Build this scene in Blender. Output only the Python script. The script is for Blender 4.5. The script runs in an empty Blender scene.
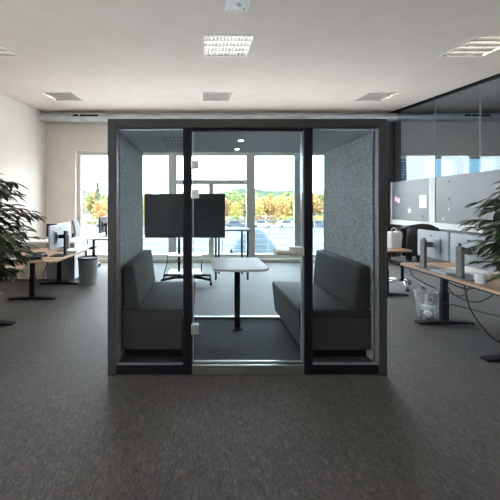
import bpy, bmesh, math, random
from mathutils import Vector, Matrix
R = math.radians
scene = bpy.context.scene
COL = scene.collection

# ------------------------------------------------------------------ camera
EYE = 1.458
F = 300.0
cam_d = bpy.data.cameras.new('camera')
cam = bpy.data.objects.new('camera', cam_d)
COL.objects.link(cam)
cam.location = (0, 0, EYE)
cam.rotation_euler = (R(90), 0, 0)
cam_d.sensor_width = 36
cam_d.lens = 36 * F / 500
cam_d.shift_x = 49 / 500
cam_d.shift_y = -45 / 500
cam_d.clip_end = 500
scene.camera = cam
vs = scene.view_settings
vs.view_transform = 'Standard'
vs.look = 'None'
vs.gamma = 1
vs.exposure = .65
vs.use_curve_mapping = False

# ------------------------------------------------------------------ materials
def nmat(name, color=(.5, .5, .5), rough=.5, metal=0.0, spec=.5, sheen=0.0, coat=0.0):
    m = bpy.data.materials.new(name)
    m.use_nodes = True
    b = m.node_tree.nodes['Principled BSDF']
    b.inputs['Base Color'].default_value = (*color, 1)
    b.inputs['Roughness'].default_value = rough
    b.inputs['Metallic'].default_value = metal
    b.inputs['Specular IOR Level'].default_value = spec
    b.inputs['Sheen Weight'].default_value = sheen
    b.inputs['Coat Weight'].default_value = coat
    return m

def noise_mat(name, stops, scale=(10, 10, 10), rough=.6, detail=4, bump=0.0, bump_dist=.01,
              noise_scale=1.0, metal=0.0, spec=.5, sheen=0.0, distortion=0.0):
    """procedural noise colour ramp in object coordinates"""
    m = nmat(name, stops[0][1], rough, metal, spec, sheen)
    nt = m.node_tree; N = nt.nodes; L = nt.links
    b = N['Principled BSDF']
    tc = N.new('ShaderNodeTexCoord')
    mp = N.new('ShaderNodeMapping'); mp.inputs['Scale'].default_value = scale
    nz = N.new('ShaderNodeTexNoise')
    nz.inputs['Scale'].default_value = noise_scale
    nz.inputs['Detail'].default_value = detail
    nz.inputs['Distortion'].default_value = distortion
    rp = N.new('ShaderNodeValToRGB')
    e = rp.color_ramp.elements
    e[0].position = stops[0][0]; e[0].color = (*stops[0][1], 1)
    e[1].position = stops[-1][0]; e[1].color = (*stops[-1][1], 1)
    for p, c in stops[1:-1]:
        k = e.new(p); k.color = (*c, 1)
    L.new(tc.outputs['Object'], mp.inputs['Vector'])
    L.new(mp.outputs['Vector'], nz.inputs['Vector'])
    L.new(nz.outputs['Fac'], rp.inputs['Fac'])
    L.new(rp.outputs['Color'], b.inputs['Base Color'])
    if bump:
        bp = N.new('ShaderNodeBump')
        bp.inputs['Strength'].default_value = bump
        bp.inputs['Distance'].default_value = bump_dist
        L.new(nz.outputs['Fac'], bp.inputs['Height'])
        L.new(bp.outputs['Normal'], b.inputs['Normal'])
    return m

def emit_mat(name, color, strength):
    m = bpy.data.materials.new(name); m.use_nodes = True
    nt = m.node_tree; nt.nodes.clear()
    o = nt.nodes.new('ShaderNodeOutputMaterial')
    e = nt.nodes.new('ShaderNodeEmission')
    e.inputs['Color'].default_value = (*color, 1)
    e.inputs['Strength'].default_value = strength
    nt.links.new(e.outputs[0], o.inputs[0])
    return m

def glass_mat(name, tint=(.95, .97, .97), refl=.06, rough=.0, ior=1.45):
    """thin clear sheet: straight transmission plus a fresnel reflection"""
    m = bpy.data.materials.new(name); m.use_nodes = True
    nt = m.node_tree; nt.nodes.clear(); N = nt.nodes; L = nt.links
    o = N.new('ShaderNodeOutputMaterial')
    t = N.new('ShaderNodeBsdfTransparent'); t.inputs['Color'].default_value = (*tint, 1)
    g = N.new('ShaderNodeBsdfGlossy'); g.inputs['Roughness'].default_value = rough
    g.inputs['Color'].default_value = (.9, .95, 1, 1)
    # Schlick reflectance from the facing angle, the same on both faces of the sheet
    f0 = ((ior - 1) / (ior + 1)) ** 2
    lw = N.new('ShaderNodeLayerWeight'); lw.inputs['Blend'].default_value = .5
    pw = N.new('ShaderNodeMath'); pw.operation = 'POWER'; pw.inputs[1].default_value = 5
    fr = N.new('ShaderNodeMath'); fr.operation = 'MULTIPLY_ADD'; fr.inputs[1].default_value = 1 - f0; fr.inputs[2].default_value = f0
    L.new(lw.outputs['Facing'], pw.inputs[0]); L.new(pw.outputs[0], fr.inputs[0])
    mx = N.new('ShaderNodeMixShader')
    L.new(fr.outputs[0], mx.inputs[0])
    L.new(t.outputs[0], mx.inputs[1]); L.new(g.outputs[0], mx.inputs[2])
    L.new(mx.outputs[0], o.inputs[0])
    return m

def carpet():
    m = nmat('carpet', (.1, .1, .1), .62, spec=.42, sheen=.08)
    nt = m.node_tree; N = nt.nodes; L = nt.links
    b = N['Principled BSDF']
    b.inputs['Sheen Roughness'].default_value = .45
    tc = N.new('ShaderNodeTexCoord')
    # warped fine streaks: the twisted loops of the carpet
    wz = N.new('ShaderNodeTexNoise'); wz.inputs['Scale'].default_value = 9; wz.inputs['Detail'].default_value = 2
    mixv = N.new('ShaderNodeMix'); mixv.data_type = 'VECTOR'; mixv.inputs['Factor'].default_value = .05
    L.new(tc.outputs['Object'], wz.inputs['Vector'])
    L.new(tc.outputs['Object'], mixv.inputs[4]); L.new(wz.outputs['Color'], mixv.inputs[5])
    mp = N.new('ShaderNodeMapping'); mp.inputs['Scale'].default_value = (74, 24, 50)
    L.new(mixv.outputs[1], mp.inputs['Vector'])
    n1 = N.new('ShaderNodeTexNoise'); n1.inputs['Scale'].default_value = 1.0; n1.inputs['Detail'].default_value = 3
    n1.inputs['Distortion'].default_value = 1.2
    L.new(mp.outputs[0], n1.inputs['Vector'])
    n2 = N.new('ShaderNodeTexNoise'); n2.inputs['Scale'].default_value = 130; n2.inputs['Detail'].default_value = 2
    L.new(tc.outputs['Object'], n2.inputs['Vector'])
    n3 = N.new('ShaderNodeTexNoise'); n3.inputs['Scale'].default_value = .8; n3.inputs['Detail'].default_value = 3
    L.new(tc.outputs['Object'], n3.inputs['Vector'])
    rp = N.new('ShaderNodeValToRGB')
    e = rp.color_ramp.elements
    e[0].position = .3; e[0].color = (.017, .0135, .0105, 1)
    e[1].position = .72; e[1].color = (.145, .122, .104, 1)
    k = e.new(.5); k.color = (.051, .042, .0355, 1)
    add = N.new('ShaderNodeMath'); add.operation = 'MULTIPLY_ADD'
    add.inputs[1].default_value = .72
    m2 = N.new('ShaderNodeMath'); m2.operation = 'MULTIPLY'; m2.inputs[1].default_value = .28
    L.new(n2.outputs['Fac'], m2.inputs[0])
    L.new(n1.outputs['Fac'], add.inputs[0]); L.new(m2.outputs[0], add.inputs[2])
    L.new(add.outputs[0], rp.inputs['Fac'])
    mul = N.new('ShaderNodeMix'); mul.data_type = 'RGBA'; mul.blend_type = 'MULTIPLY'
    mul.inputs['Factor'].default_value = .25
    L.new(rp.outputs['Color'], mul.inputs[6]); L.new(n3.outputs['Color'], mul.inputs[7])
    L.new(mul.outputs[2], b.inputs['Base Color'])
    bp = N.new('ShaderNodeBump'); bp.inputs['Strength'].default_value = .8; bp.inputs['Distance'].default_value = .006
    L.new(add.outputs[0], bp.inputs['Height']); L.new(bp.outputs['Normal'], b.inputs['Normal'])
    return m

M = {}
M['carpet'] = carpet()
M['ceiling'] = noise_mat('ceiling_paint', [(.3, (.66, .57, .505)), (.7, (.70, .605, .54))], (3, 3, 3), .9, spec=.2)
M['wall'] = noise_mat('wall_paint', [(.3, (.79, .715, .645)), (.7, (.83, .755, .68))], (4, 4, 4), .85, spec=.2)
M['dark_wall'] = noise_mat('dark_pier_paint', [(.3, (.018, .018, .02)), (.7, (.03, .03, .031))], (5, 5, 5), .6)
M['win_frame'] = noise_mat('window_frame_paint', [(.3, (.62, .595, .545)), (.7, (.66, .635, .585))], (5, 5, 5), .5)
M['charcoal'] = noise_mat('charcoal_laminate', [(.3, (.026, .024, .0205)), (.7, (.032, .030, .0265))], (30, 30, 30), .5, spec=.3)
M['black'] = nmat('black_powder_coat', (.005, .005, .007), .5, spec=.15)
M['blackplastic'] = nmat('black_plastic', (.016, .016, .018), .5, spec=.3)
M['screen'] = nmat('television_back_and_screen', (.008, .010, .018), .4, spec=.2)
M['steel'] = noise_mat('brushed_steel', [(.3, (.26, .25, .23)), (.7, (.36, .35, .33))], (2, 2, 120), .4, metal=1.0)
M['nickel'] = noise_mat('satin_nickel', [(.3, (.55, .49, .42)), (.7, (.66, .60, .52))], (40, 4, 4), .42, metal=.8)
M['alu'] = noise_mat('aluminium', [(.3, (.55, .55, .55)), (.7, (.68, .68, .68))], (2, 2, 60), .35, metal=1.0)
M['chrome'] = nmat('chrome', (.75, .75, .76), .15, 1.0)
M['louvre'] = noise_mat('dark_louvre_metal', [(.3, (.36, .36, .36)), (.7, (.45, .45, .44))], (4, 4, 4), .35, metal=1.0)
M['galv'] = noise_mat('galvanised_duct', [(.3, (.50, .52, .54)), (.7, (.74, .76, .78))], (3, 14, 14), .45, metal=.6)
M['felt'] = noise_mat('grey_blue_felt', [(.3, (.16, .168, .172)), (.52, (.27, .278, .282)), (.72, (.42, .43, .43))],
                      (26, 26, 26), .95, detail=6, bump=.5, bump_dist=.006, spec=.1, sheen=.2, distortion=1.5)
M['podceil'] = noise_mat('pod_ceiling_felt', [(.3, (.50, .52, .54)), (.7, (.58, .60, .62))], (30, 30, 30), .9, spec=.1)
M['podfloor'] = noise_mat('pod_carpet', [(.3, (.030, .033, .038)), (.7, (.085, .09, .10))], (120, 120, 120), .85, bump=.4, bump_dist=.003, spec=.2)
M['sofa'] = noise_mat('sofa_fabric', [(.3, (.015, .0142, .013)), (.7, (.025, .0235, .022))], (140, 140, 140), .7, bump=.25, bump_dist=.002, spec=.25, sheen=.08)
M['white'] = nmat('white_laminate', (.78, .78, .78), .4)
M['whitepaint'] = nmat('white_metal_paint', (.62, .61, .59), .45)
M['paper'] = noise_mat('paper', [(.3, (.80, .80, .80)), (.7, (.86, .86, .86))], (40, 40, 40), .8)
M['oak'] = noise_mat('light_oak', [(.28, (.36, .225, .135)), (.5, (.46, .30, .195)), (.72, (.54, .37, .255))], (14, 1.3, 14), .5, detail=6, distortion=.6)
M['oakx'] = noise_mat('light_oak_crosswise', [(.28, (.44, .30, .20)), (.5, (.56, .40, .285)), (.72, (.64, .48, .36))], (1.3, 14, 14), .42, detail=6, distortion=.6)
M['tabletop'] = noise_mat('pale_tabletop', [(.3, (.43, .385, .39)), (.7, (.51, .465, .465))], (12, 2, 12), .5, detail=5)
M['beige'] = noise_mat('beige_cabinet', [(.3, (.50, .45, .38)), (.7, (.56, .50, .43))], (3, 12, 12), .5)
M['greypanel'] = noise_mat('grey_cabinet', [(.3, (.20, .21, .22)), (.7, (.25, .26, .27))], (8, 8, 8), .6)
M['silver'] = noise_mat('silver_plastic', [(.3, (.36, .385, .415)), (.7, (.43, .455, .485))], (10, 10, 10), .42, metal=.25)
M['standgrey'] = noise_mat('grey_stand_plastic', [(.3, (.13, .125, .12)), (.7, (.17, .165, .16))], (20, 20, 20), .5)
M['bin'] = noise_mat('grey_bin', [(.3, (.20, .21, .225)), (.7, (.25, .26, .275))], (8, 8, 8), .5)
M['cloth'] = noise_mat('dark_cloth', [(.3, (.022, .024, .032)), (.7, (.045, .048, .06))], (40, 40, 40), .9, bump=.3)
M['chairgrey'] = noise_mat('chair_back_grey', [(.3, (.17, .178, .19)), (.7, (.22, .23, .245))], (60, 60, 60), .8)
M['leaf'] = noise_mat('leaf_green', [(.25, (.024, .046, .018)), (.55, (.048, .082, .030)), (.8, (.095, .140, .055))], (9, 9, 9), .38, detail=3, spec=.5)
M['bark'] = noise_mat('bark', [(.3, (.10, .07, .045)), (.7, (.20, .15, .10))], (20, 20, 60), .9, bump=.4)
M['soil'] = noise_mat('soil', [(.3, (.02, .015, .01)), (.7, (.06, .045, .03))], (60, 60, 60), .95, bump=.6)
M['pot'] = noise_mat('white_pot', [(.3, (.60, .60, .59)), (.7, (.68, .68, .67))], (6, 6, 6), .5)
M['purple'] = nmat('dark_purple_cover', (.06, .045, .075), .5)
M['pink'] = nmat('pink_note', (.62, .42, .44), .7)
M['whiteplastic'] = nmat('white_plastic', (.75, .75, .74), .45)
M['glass'] = glass_mat('pod_glass', (.955, .963, .963), ior=1.23)
M['rearglass'] = glass_mat('tinted_rear_glass', (.87, .93, .945), ior=1.25)
M['winglass'] = glass_mat('window_glass', (.97, .98, .98), ior=1.3)
M['partglass'] = glass_mat('partition_glass', (.74, .785, .825), ior=1.45)
M['tintglass'] = glass_mat('sky_dimming_glass', (.19, .26, .28), ior=1.3)  # dark tint put in to dim the sky behind the blinds
M['lamp'] = emit_mat('lamp_strip', (1.0, .88, .74), 14.0)
M['podlamp'] = emit_mat('pod_downlight', (1.0, .96, .90), 14.0)
# satin glass boards
M['rail'] = noise_mat('white_rail_paint', [(.3, (.42, .42, .40)), (.7, (.46, .46, .44))], (4, 4, 4), .5)
M['board'] = noise_mat('satin_grey_board', [(.3, (.085, .088, .092)), (.7, (.11, .113, .117))], (1.2, 1.2, 1.2), .36, spec=.5)

def bag_mat():
    m = bpy.data.materials.new('clear_bin_plastic'); m.use_nodes = True
    nt = m.node_tree; nt.nodes.clear(); N = nt.nodes; L = nt.links
    o = N.new('ShaderNodeOutputMaterial')
    t = N.new('ShaderNodeBsdfTransparent'); t.inputs['Color'].default_value = (.92, .93, .94, 1)
    d = N.new('ShaderNodeBsdfPrincipled'); d.inputs['Base Color'].default_value = (.86, .87, .88, 1); d.inputs['Roughness'].default_value = .3
    nz = N.new('ShaderNodeTexNoise'); nz.inputs['Scale'].default_value = 9; nz.inputs['Detail'].default_value = 2
    rp = N.new('ShaderNodeMapRange'); rp.inputs['From Min'].default_value = .35; rp.inputs['From Max'].default_value = .7
    rp.inputs['To Min'].default_value = .18; rp.inputs['To Max'].default_value = .27
    mx = N.new('ShaderNodeMixShader')
    L.new(nz.outputs['Fac'], rp.inputs['Value']); L.new(rp.outputs[0], mx.inputs[0])
    L.new(t.outputs[0], mx.inputs[1]); L.new(d.outputs[0], mx.inputs[2]); L.new(mx.outputs[0], o.inputs[0])
    return m
M['bag'] = bag_mat()

# ------------------------------------------------------------------ mesh helpers
class MB:
    def __init__(s):
        s.bm = bmesh.new()
    def box(s, x0, x1, y0, y1, z0, z1, mtx=None):
        v = [Vector((x, y, z)) for x in (x0, x1) for y in (y0, y1) for z in (z0, z1)]
        if mtx: v = [mtx @ p for p in v]
        b = [s.bm.verts.new(p) for p in v]
        for f in ((0, 1, 3, 2), (4, 6, 7, 5), (0, 4, 5, 1), (2, 3, 7, 6), (0, 2, 6, 4), (1, 5, 7, 3)):
            s.bm.faces.new([b[i] for i in f])
        return s
    def face(s, pts):
        s.bm.faces.new([s.bm.verts.new(p) for p in pts]); return s
    def cyl(s, p0, p1, r, seg=14, r2=None):
        return s.tube([p0, p1], r, seg, r2)
    def tube(s, pts, r, seg=10, r2=None):
        pts = [Vector(p) for p in pts]; n = len(pts)
        rs = [r + ((r2 - r) * i / (n - 1) if r2 is not None else 0) for i in range(n)]
        rings = []
        up = None
        for i, p in enumerate(pts):
            t = (pts[min(i + 1, n - 1)] - pts[max(i - 1, 0)]).normalized()
            if up is None:
                a = Vector((0, 0, 1)) if abs(t.z) < .9 else Vector((1, 0, 0))
                up = (a - t * a.dot(t)).normalized()
            else:
                up = up - t * up.dot(t)
                up = up.normalized() if up.length > 1e-6 else Vector((1, 0, 0))
            q = t.cross(up)
            rings.append([s.bm.verts.new(p + (up * math.cos(2 * math.pi * k / seg) + q * math.sin(2 * math.pi * k / seg)) * rs[i]) for k in range(seg)])
        for a, b in zip(rings, rings[1:]):
            for k in range(seg):
                s.bm.faces.new((a[k], a[(k + 1) % seg], b[(k + 1) % seg], b[k]))
        s.bm.faces.new(rings[0][::-1]); s.bm.faces.new(rings[-1])
        return s
    def lathe(s, prof, seg=28, cx=0, cy=0):
        rings = []
        for r, z in prof:
            rings.append([s.bm.verts.new((cx + r * math.cos(2 * math.pi * k / seg), cy + r * math.sin(2 * math.pi * k / seg), z)) for k in range(seg)])
        for a, b in zip(rings, rings[1:]):
            for k in range(seg):
                s.bm.faces.new((a[k], a[(k + 1) % seg], b[(k + 1) % seg], b[k]))
        s.bm.faces.new(rings[0][::-1]); s.bm.faces.new(rings[-1])
        return s
    def prism(s, pts, axis, a, b):
        """polygon pts in the two other axes, extruded along axis from a to b"""
        def P(u, v, w):
            return {'x': (w, u, v), 'y': (u, w, v), 'z': (u, v, w)}[axis]
        A = [s.bm.verts.new(P(u, v, a)) for u, v in pts]; B = [s.bm.verts.new(P(u, v, b)) for u, v in pts]
        n = len(pts)
        for i in range(n):
            s.bm.faces.new((A[i], A[(i + 1) % n], B[(i + 1) % n], B[i]))
        s.bm.faces.new(A[::-1]); s.bm.faces.new(B)
        return s
    def build(s, name, mat, parent=None, bevel=0.0, smooth=False, seg=2, loc=None):
        bmesh.ops.recalc_face_normals(s.bm, faces=s.bm.faces)
        me = bpy.data.meshes.new(name); s.bm.to_mesh(me); s.bm.free()
        if smooth:
            for p in me.polygons: p.use_smooth = True
        me.materials.append(M[mat] if isinstance(mat, str) else mat)
        o = bpy.data.objects.new(name, me); COL.objects.link(o)
        if parent: o.parent = parent
        if loc: o.location = loc
        if bevel:
            md = o.modifiers.new('bevel', 'BEVEL'); md.width = bevel; md.segments = seg; md.limit_method = 'ANGLE'
            md.angle_limit = R(40)
        return o

def rrect(x0, x1, y0, y1, r, n=6):
    p = []
    for cx, cy, a in ((x1 - r, y1 - r, 0), (x0 + r, y1 - r, 90), (x0 + r, y0 + r, 180), (x1 - r, y0 + r, 270)):
        for k in range(n + 1):
            t = R(a + 90 * k / n); p.append((cx + r * math.cos(t), cy + r * math.sin(t)))
    return p

def tag(o, label=None, cat=None, group=None, kind=None):
    if label: o['label'] = label
    if cat: o['category'] = cat
    if group: o['group'] = group
    if kind: o['kind'] = kind
    return o

def empty(name, loc=(0, 0, 0), rot=(0, 0, 0), label=None, cat=None, group=None, kind=None):
    o = bpy.data.objects.new(name, None); COL.objects.link(o)
    o.location = loc; o.rotation_euler = rot; o.empty_display_size = .1
    return tag(o, label, cat, group, kind)

def copy_tree(o, parent=None):
    c = o.copy(); COL.objects.link(c)
    if parent: c.parent = parent
    for ch in list(o.children): copy_tree(ch, c)
    return c

def at(px, py, d):
    return Vector(((px - 201) * d / F, d, EYE - (py - 205) * d / F))

# ------------------------------------------------------------------ ROOM SHELL
YB = 7.64            # window wall
XL, XR = -3.95, 4.80 # left wall, glass partition
XO = 9.0             # outer wall of the room behind the glass
YR = -5.0            # wall behind the camera
SL = .0833           # the ceiling rises towards the windows
def zc(y): return 3.164 + SL * y
TILT = math.atan(SL)

fl = MB(); fl.box(XL - .2, XO + .2, YR - .2, YB + .3, -.2, 0)
tag(fl.build('floor', 'carpet'), 'grey looped office carpet', None, kind='structure')

fix_x = (-2.815, .33, 3.58, 6.9)  # last column is unseen, added to brighten the room behind the glass
fix_y = (6.15, 3.84, 1.53, -.78, -3.1)  # rows nearer than the pod lights are unseen, added for room light
adj_x = (6.9,)
FW = .30
def grid_cells(xs, ys, holes):
    for x0, x1 in zip(xs, xs[1:]):
        for y0, y1 in zip(ys, ys[1:]):
            cx, cy = (x0 + x1) / 2, (y0 + y1) / 2
            if not any(h[0] < cx < h[1] and h[2] < cy < h[3] for h in holes):
                yield x0, x1, y0, y1
holes = [(x - FW, x + FW, y - FW, y + FW) for x in fix_x for y in fix_y]
xs = sorted({XL - .2, XO + .2} | {v for h in holes for v in h[:2]})
ys = sorted({YR - .2, YB + .3} | {v for h in holes for v in h[2:]})
cb = MB()
for x0, x1, y0, y1 in grid_cells(xs, ys, holes):
    cb.face([(x0, y0, zc(y0)), (x1, y0, zc(y0)), (x1, y1, zc(y1)), (x0, y1, zc(y1))])
bmesh.ops.remove_doubles(cb.bm, verts=cb.bm.verts, dist=1e-5)
ceil = cb.build('ceiling', 'ceiling')
tag(ceil, 'pale plaster ceiling sloping up to the windows', None, kind='structure')

# back wall with openings
wins = [(-3.20, -.74, .08, 2.84), (-.74, 1.285, .08, 2.84), (1.285, 2.52, .08, 2.84), (2.52, 4.40, .08, 2.84),
        (5.06, 6.70, .95, 2.70), (6.78, 7.74, .95, 2.70)]
xs = sorted({XL - .2, XO + .2} | {v for h in wins for v in h[:2]})
zs = sorted({0, 4.2} | {v for h in wins for v in h[2:]})
wb = MB()
for x0, x1, z0, z1 in grid_cells(xs, zs, wins):
    wb.box(x0, x1, YB, YB + .3, z0, z1)
bmesh.ops.remove_doubles(wb.bm, verts=wb.bm.verts, dist=1e-5)
tag(wb.build('wall_back', 'wall'), kind='structure')
added_wins = [(-4.6, -2.9, .85, 2.55), (-2.4, -.7, .85, 2.55), (-.2, 1.5, .85, 2.55)]  # unseen side windows, added to let more daylight into both rooms
ys_ = sorted({YR, YB} | {v for h in added_wins for v in h[:2]}); zs_ = [0, .85, 2.55, 4.2]
for nm, xa in (('wall_left', XL - .2), ('wall_outer_right', XO)):
    wl = MB()
    for a, c, z0, z1 in grid_cells(ys_, zs_, added_wins): wl.box(xa, xa + .2, a, c, z0, z1)
    bmesh.ops.remove_doubles(wl.bm, verts=wl.bm.verts, dist=1e-5)
    tag(wl.build(nm, 'wall'), kind='structure')
for n, (a, c, z0, z1, XW) in enumerate([(*h, XL) for h in added_wins] + [(*h, XO + .2) for h in added_wins]):
    e = empty('window_%d' % (7 + n), (0, 0, 0), kind='structure')  # added out of view, only to bring in sky light
    b = MB()
    for u, v, p, q in ((a, a + .07, z0, z1), (c - .07, c, z0, z1), (a + .07, c - .07, z0, z0 + .07), (a + .07, c - .07, z1 - .07, z1)): b.box(XW - .14, XW - .06, u, v, p, q)
    b.build('window_frame', 'win_frame', e)
    b = MB(); b.box(XW - .104, XW - .096, a + .07, c - .07, z0 + .07, z1 - .07); b.build('window_pane', 'winglass', e)
wr = MB(); wr.box(XL, XO, YR - .2, YR, 0, 4.2); tag(wr.build('wall_rear', 'wall'), kind='structure')
pr = MB(); pr.box(4.745, 5.0, YB - .14, YB, 0, zc(YB)); tag(pr.build('wall_pier', 'dark_wall'), kind='structure')
bb = MB(); bb.box(XL, XL + .012, YR, YB, 0, .07); tag(bb.build('baseboard_left', 'wall'), kind='structure')

# windows
FR = YB + .10
def window(n, x0, x1, z0, z1, extra=(), ft=.07, panes=None, depth=.09, glass='winglass'):
    e = empty('window_%d' % n, (0, 0, 0), kind='structure')
    f = MB()
    f.box(x0, x0 + ft, FR, FR + depth, z0, z1); f.box(x1 - ft, x1, FR, FR + depth, z0, z1)
    f.box(x0 + ft, x1 - ft, FR, FR + depth, z0, z0 + ft); f.box(x0 + ft, x1 - ft, FR, FR + depth, z1 - ft, z1)
    for b in extra: f.box(b[0], b[1], FR, FR + depth, b[2], b[3])
    f.build('window_frame', 'win_frame', e, .006)
    for k, (a, b, c, d) in enumerate(panes or [(x0 + ft, x1 - ft, z0 + ft, z1 - ft)]):
        g = MB(); g.box(a, b, FR + .04, FR + .048, c, d); g.build('window_pane', glass, e)
    return e
window(1, -3.20, -.74, .08, 2.84, [(-1.99, -1.89, .15, 2.77)], .10, [(-3.1, -1.99, .18, 2.74), (-1.89, -.84, .18, 2.74)])
window(2, -.74, 1.285, .08, 2.84, [(-.64, 1.17, 1.99, 2.11), (.20, .33, .18, 1.99)], .11,
       [(-.63, 1.175, 2.11, 2.73), (-.63, .20, .19, 1.99), (.33, 1.175, .19, 1.99)])
window(3, 1.285, 2.52, .08, 2.84, [], .11)
window(4, 2.52, 4.40, .08, 2.84, [(3.4, 3.5, .18, 2.74)], .10, [(2.62, 3.4, .18, 2.74), (3.5, 4.3, .18, 2.74)])
window(5, 5.06, 6.70, .95, 2.70, [(5.70, 5.76, .99, 2.66)], .04, [(5.10, 5.70, .99, 2.66), (5.76, 6.66, .99, 2.66)], glass='tintglass')
window(6, 6.78, 7.74, .95, 2.70, [], .04, glass='tintglass')

# glass partition (right wall)
gw = empty('wall_right', (0, 0, 0), kind='structure')
jy = [YB - .14, 6.15, 5.16, 3.9, 2.6, 1.3, 0, -1.3, -2.6, -3.9, YR]
for a, b in zip(jy, jy[1:]):
    g = MB()
    g.prism([(a - .006, .06), (b + .006, .06), (b + .006, zc(b) - .05), (a - .006, zc(a) - .05)], 'x', XR, XR + .012)
    g.build('glass_pane', 'partglass', gw)
for a in jy[1:-1]:
    g = MB(); g.box(XR - .002, XR + .014, a - .0035, a + .0035, .06, zc(a) - .05); g.build('joint_strip', 'silver', gw)
g = MB(); g.prism([(YR, zc(YR) - .05), (YB, zc(YB) - .05), (YB, zc(YB)), (YR, zc(YR))], 'x', XR - .03, XR + .04); g.build('header_rail', 'black', gw)
g = MB(); g.box(XR - .03, XR + .04, YR, YB - .14, 0, .07); g.build('floor_rail', 'black', gw)

# ------------------------------------------------------------------ ceiling lights
def make_light(lamp_mat):
    root = empty('ceiling_light')
    h = MB()
    w = FW
    # recessed tray: four sides and a top, open below
    h.box(-w, w, -w, -w + .008, .0, .12); h.box(-w, w, w - .008, w, .0, .12)
    h.box(-w, -w + .008, -w, w, .0, .12); h.box(w - .008, w, -w, w, .0, .12)
    h.box(-w, w, -w, w, .11, .12)
    h.build('housing', 'whitepaint', root)
    f = MB()
    for a in (-1, 1):
        f.box(-w - .012, w + .012, a * w - .012, a * w + .012, -.008, .0)
        f.box(a * w - .012, a * w + .012, -w, w, -.008, .0)
    f.build('frame', 'whitepaint', root)
    n = 4
    bw = 2 * (w - .012) / n
    lv = MB()
    for k in range(n + 1):
        y = -w + .012 + k * bw
        lv.prism([(y - .006, .002), (y + .006, .002), (y + .021, .067), (y - .021, .067)], 'x', -w + .01, w - .01)
    for k in range(1, 13):
        x = -w + .01 + k * (2 * w - .02) / 13
        lv.prism([(x - .006, .004), (x + .006, .004), (x + .002, .05), (x - .002, .05)], 'y', -w + .012, w - .012)
    lv.build('louvre', 'louvre', root)
    for k in range(n):
        y = -w + .012 + (k + .5) * bw
        t = MB(); t.box(-w + .015, w - .015, y - .045, y + .045, .078, .085)
        t.build('lamp_strip', lamp_mat, root)
    return root
proto = None
place = {(-2.815, 3.84): 'recessed louvre ceiling light over the left desks, cut by the photo edge',
         (.33, 3.84): 'lit square louvre ceiling light just in front of the pod',
         (3.58, 3.84): 'lit square louvre ceiling light near the top of the glass wall, right',
         (-2.815, 6.15): 'dim square louvre ceiling light in the left back corner near the duct',
         (.33, 6.15): 'dim square louvre ceiling light above the middle of the pod roof',
         (3.58, 6.15): 'dim square louvre ceiling light near the glass wall at the back'}
for y in fix_y:
    for x in fix_x:
        o = make_light('lamp') if proto is None else copy_tree(proto)
        if proto is None: proto = o
        o.location = (x, y, zc(y)); o.rotation_euler = (TILT, 0, 0)
        lab = place.get((x, y), 'unseen louvre ceiling light added to brighten the room behind the glass wall' if x > 5 else 'unseen square louvre ceiling light added to light the office')
        tag(o, lab, 'ceiling light', 'recessed ceiling lights')

sd = empty('ceiling_sensor', (.355, 2.90, zc(2.90)), (TILT, 0, 0), 'small white square sensor box on the ceiling at the top edge', 'sensor')
b = MB(); b.box(-.115, .115, -.10, .10, -.02, -.001); b.build('housing', 'whitepaint', sd, .006)
b = MB(); b.lathe([(.035, -.021), (.032, -.033), (.015, -.038)], 20); b.build('sensor_dome', 'whiteplastic', sd, smooth=True)
b = MB(); b.cyl((.07, .05, -.0205), (.07, .05, -.026), .008, 10); b.build('indicator', 'blackplastic', sd)

# ------------------------------------------------------------------ duct along the window wall
dz = 3.625; dy = 7.43; dr = .097
du = empty('ventilation_duct', (0, 0, 0), label='long round galvanised ventilation duct under the ceiling along the window wall', cat='duct')
b = MB(); b.cyl((XL + .002, dy, dz), (XO - .02, dy, dz), dr, 28); b.build('pipe', 'galv', du, smooth=False)
for x in (-3.45, -2.1, -.45, 1.15, 2.68, 3.9, 5.6, 7.0):
    b = MB(); b.cyl((x - .03, dy, dz), (x + .03, dy, dz), dr + .008, 28); b.build('pipe_collar', 'galv', du)
for x in (-2.82, 6.75):
    b = MB(); b.box(x - .34, x + .34, dy - dr - .012, dy - dr + .05, dz - .02, dz + .07); g = b.build('grille', 'galv', du)
    for a, c in ((-.31, -.17), (-.14, .31)):
        b = MB(); b.box(x + a, x + c, dy - dr - .016, dy - dr - .010, dz - .002, dz + .045); b.build('grille_slot', 'black', g)

# ------------------------------------------------------------------ MEETING POD
PX0, PX1 = -.798, 1.591; PY0, PY1 = 2.56, 3.70; PZ = 2.194
IX0, IX1 = -.715, 1.511; PF = .08; PC = 2.106
pod = empty('meeting_pod', (0, 0, 0), label='large charcoal meeting pod with glass front standing in the middle of the office', cat='pod')
for nm, a, c, in0, in1 in (('side_wall', PX0, IX0 - .012, IX0 - .012, IX0), ('side_wall', IX1 + .012, PX1, IX1, IX1 + .012)):
    b = MB(); b.box(a, c, PY0, PY1, .0, PZ); w = b.build(nm, 'charcoal', pod, .004)
    b = MB(); b.box(in0, in1, PY0 + .09, PY1 - .005, PF, PC); b.build('felt_lining', 'felt', w)
b = MB(); b.box(IX0 - .012, IX1 + .012, PY0, PY1, PC + .012, PZ); rf = b.build('roof', 'charcoal', pod, .004)
b = MB(); b.box(IX0 - .012, IX1 + .012, PY0 + .05, PY1, PC, PC + .012); cl = b.build('ceiling_lining', 'podceil', rf)
b = MB(); b.box(IX0 - .012, IX1 + .012, PY0 + .032, PY1, .012, PF - .004)
base = b.build('base', 'black', pod)
b = MB(); b.box(IX0, IX1, PY0 + .06, PY1 - .06, PF - .004, PF); b.build('floor_carpet', 'podfloor', base)
b = MB(); b.box(IX0, IX1, PY1 - .055, PY1 - .02, PF - .003, PF + .02); b.build('rear_glazing_channel', 'alu', base)
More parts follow.
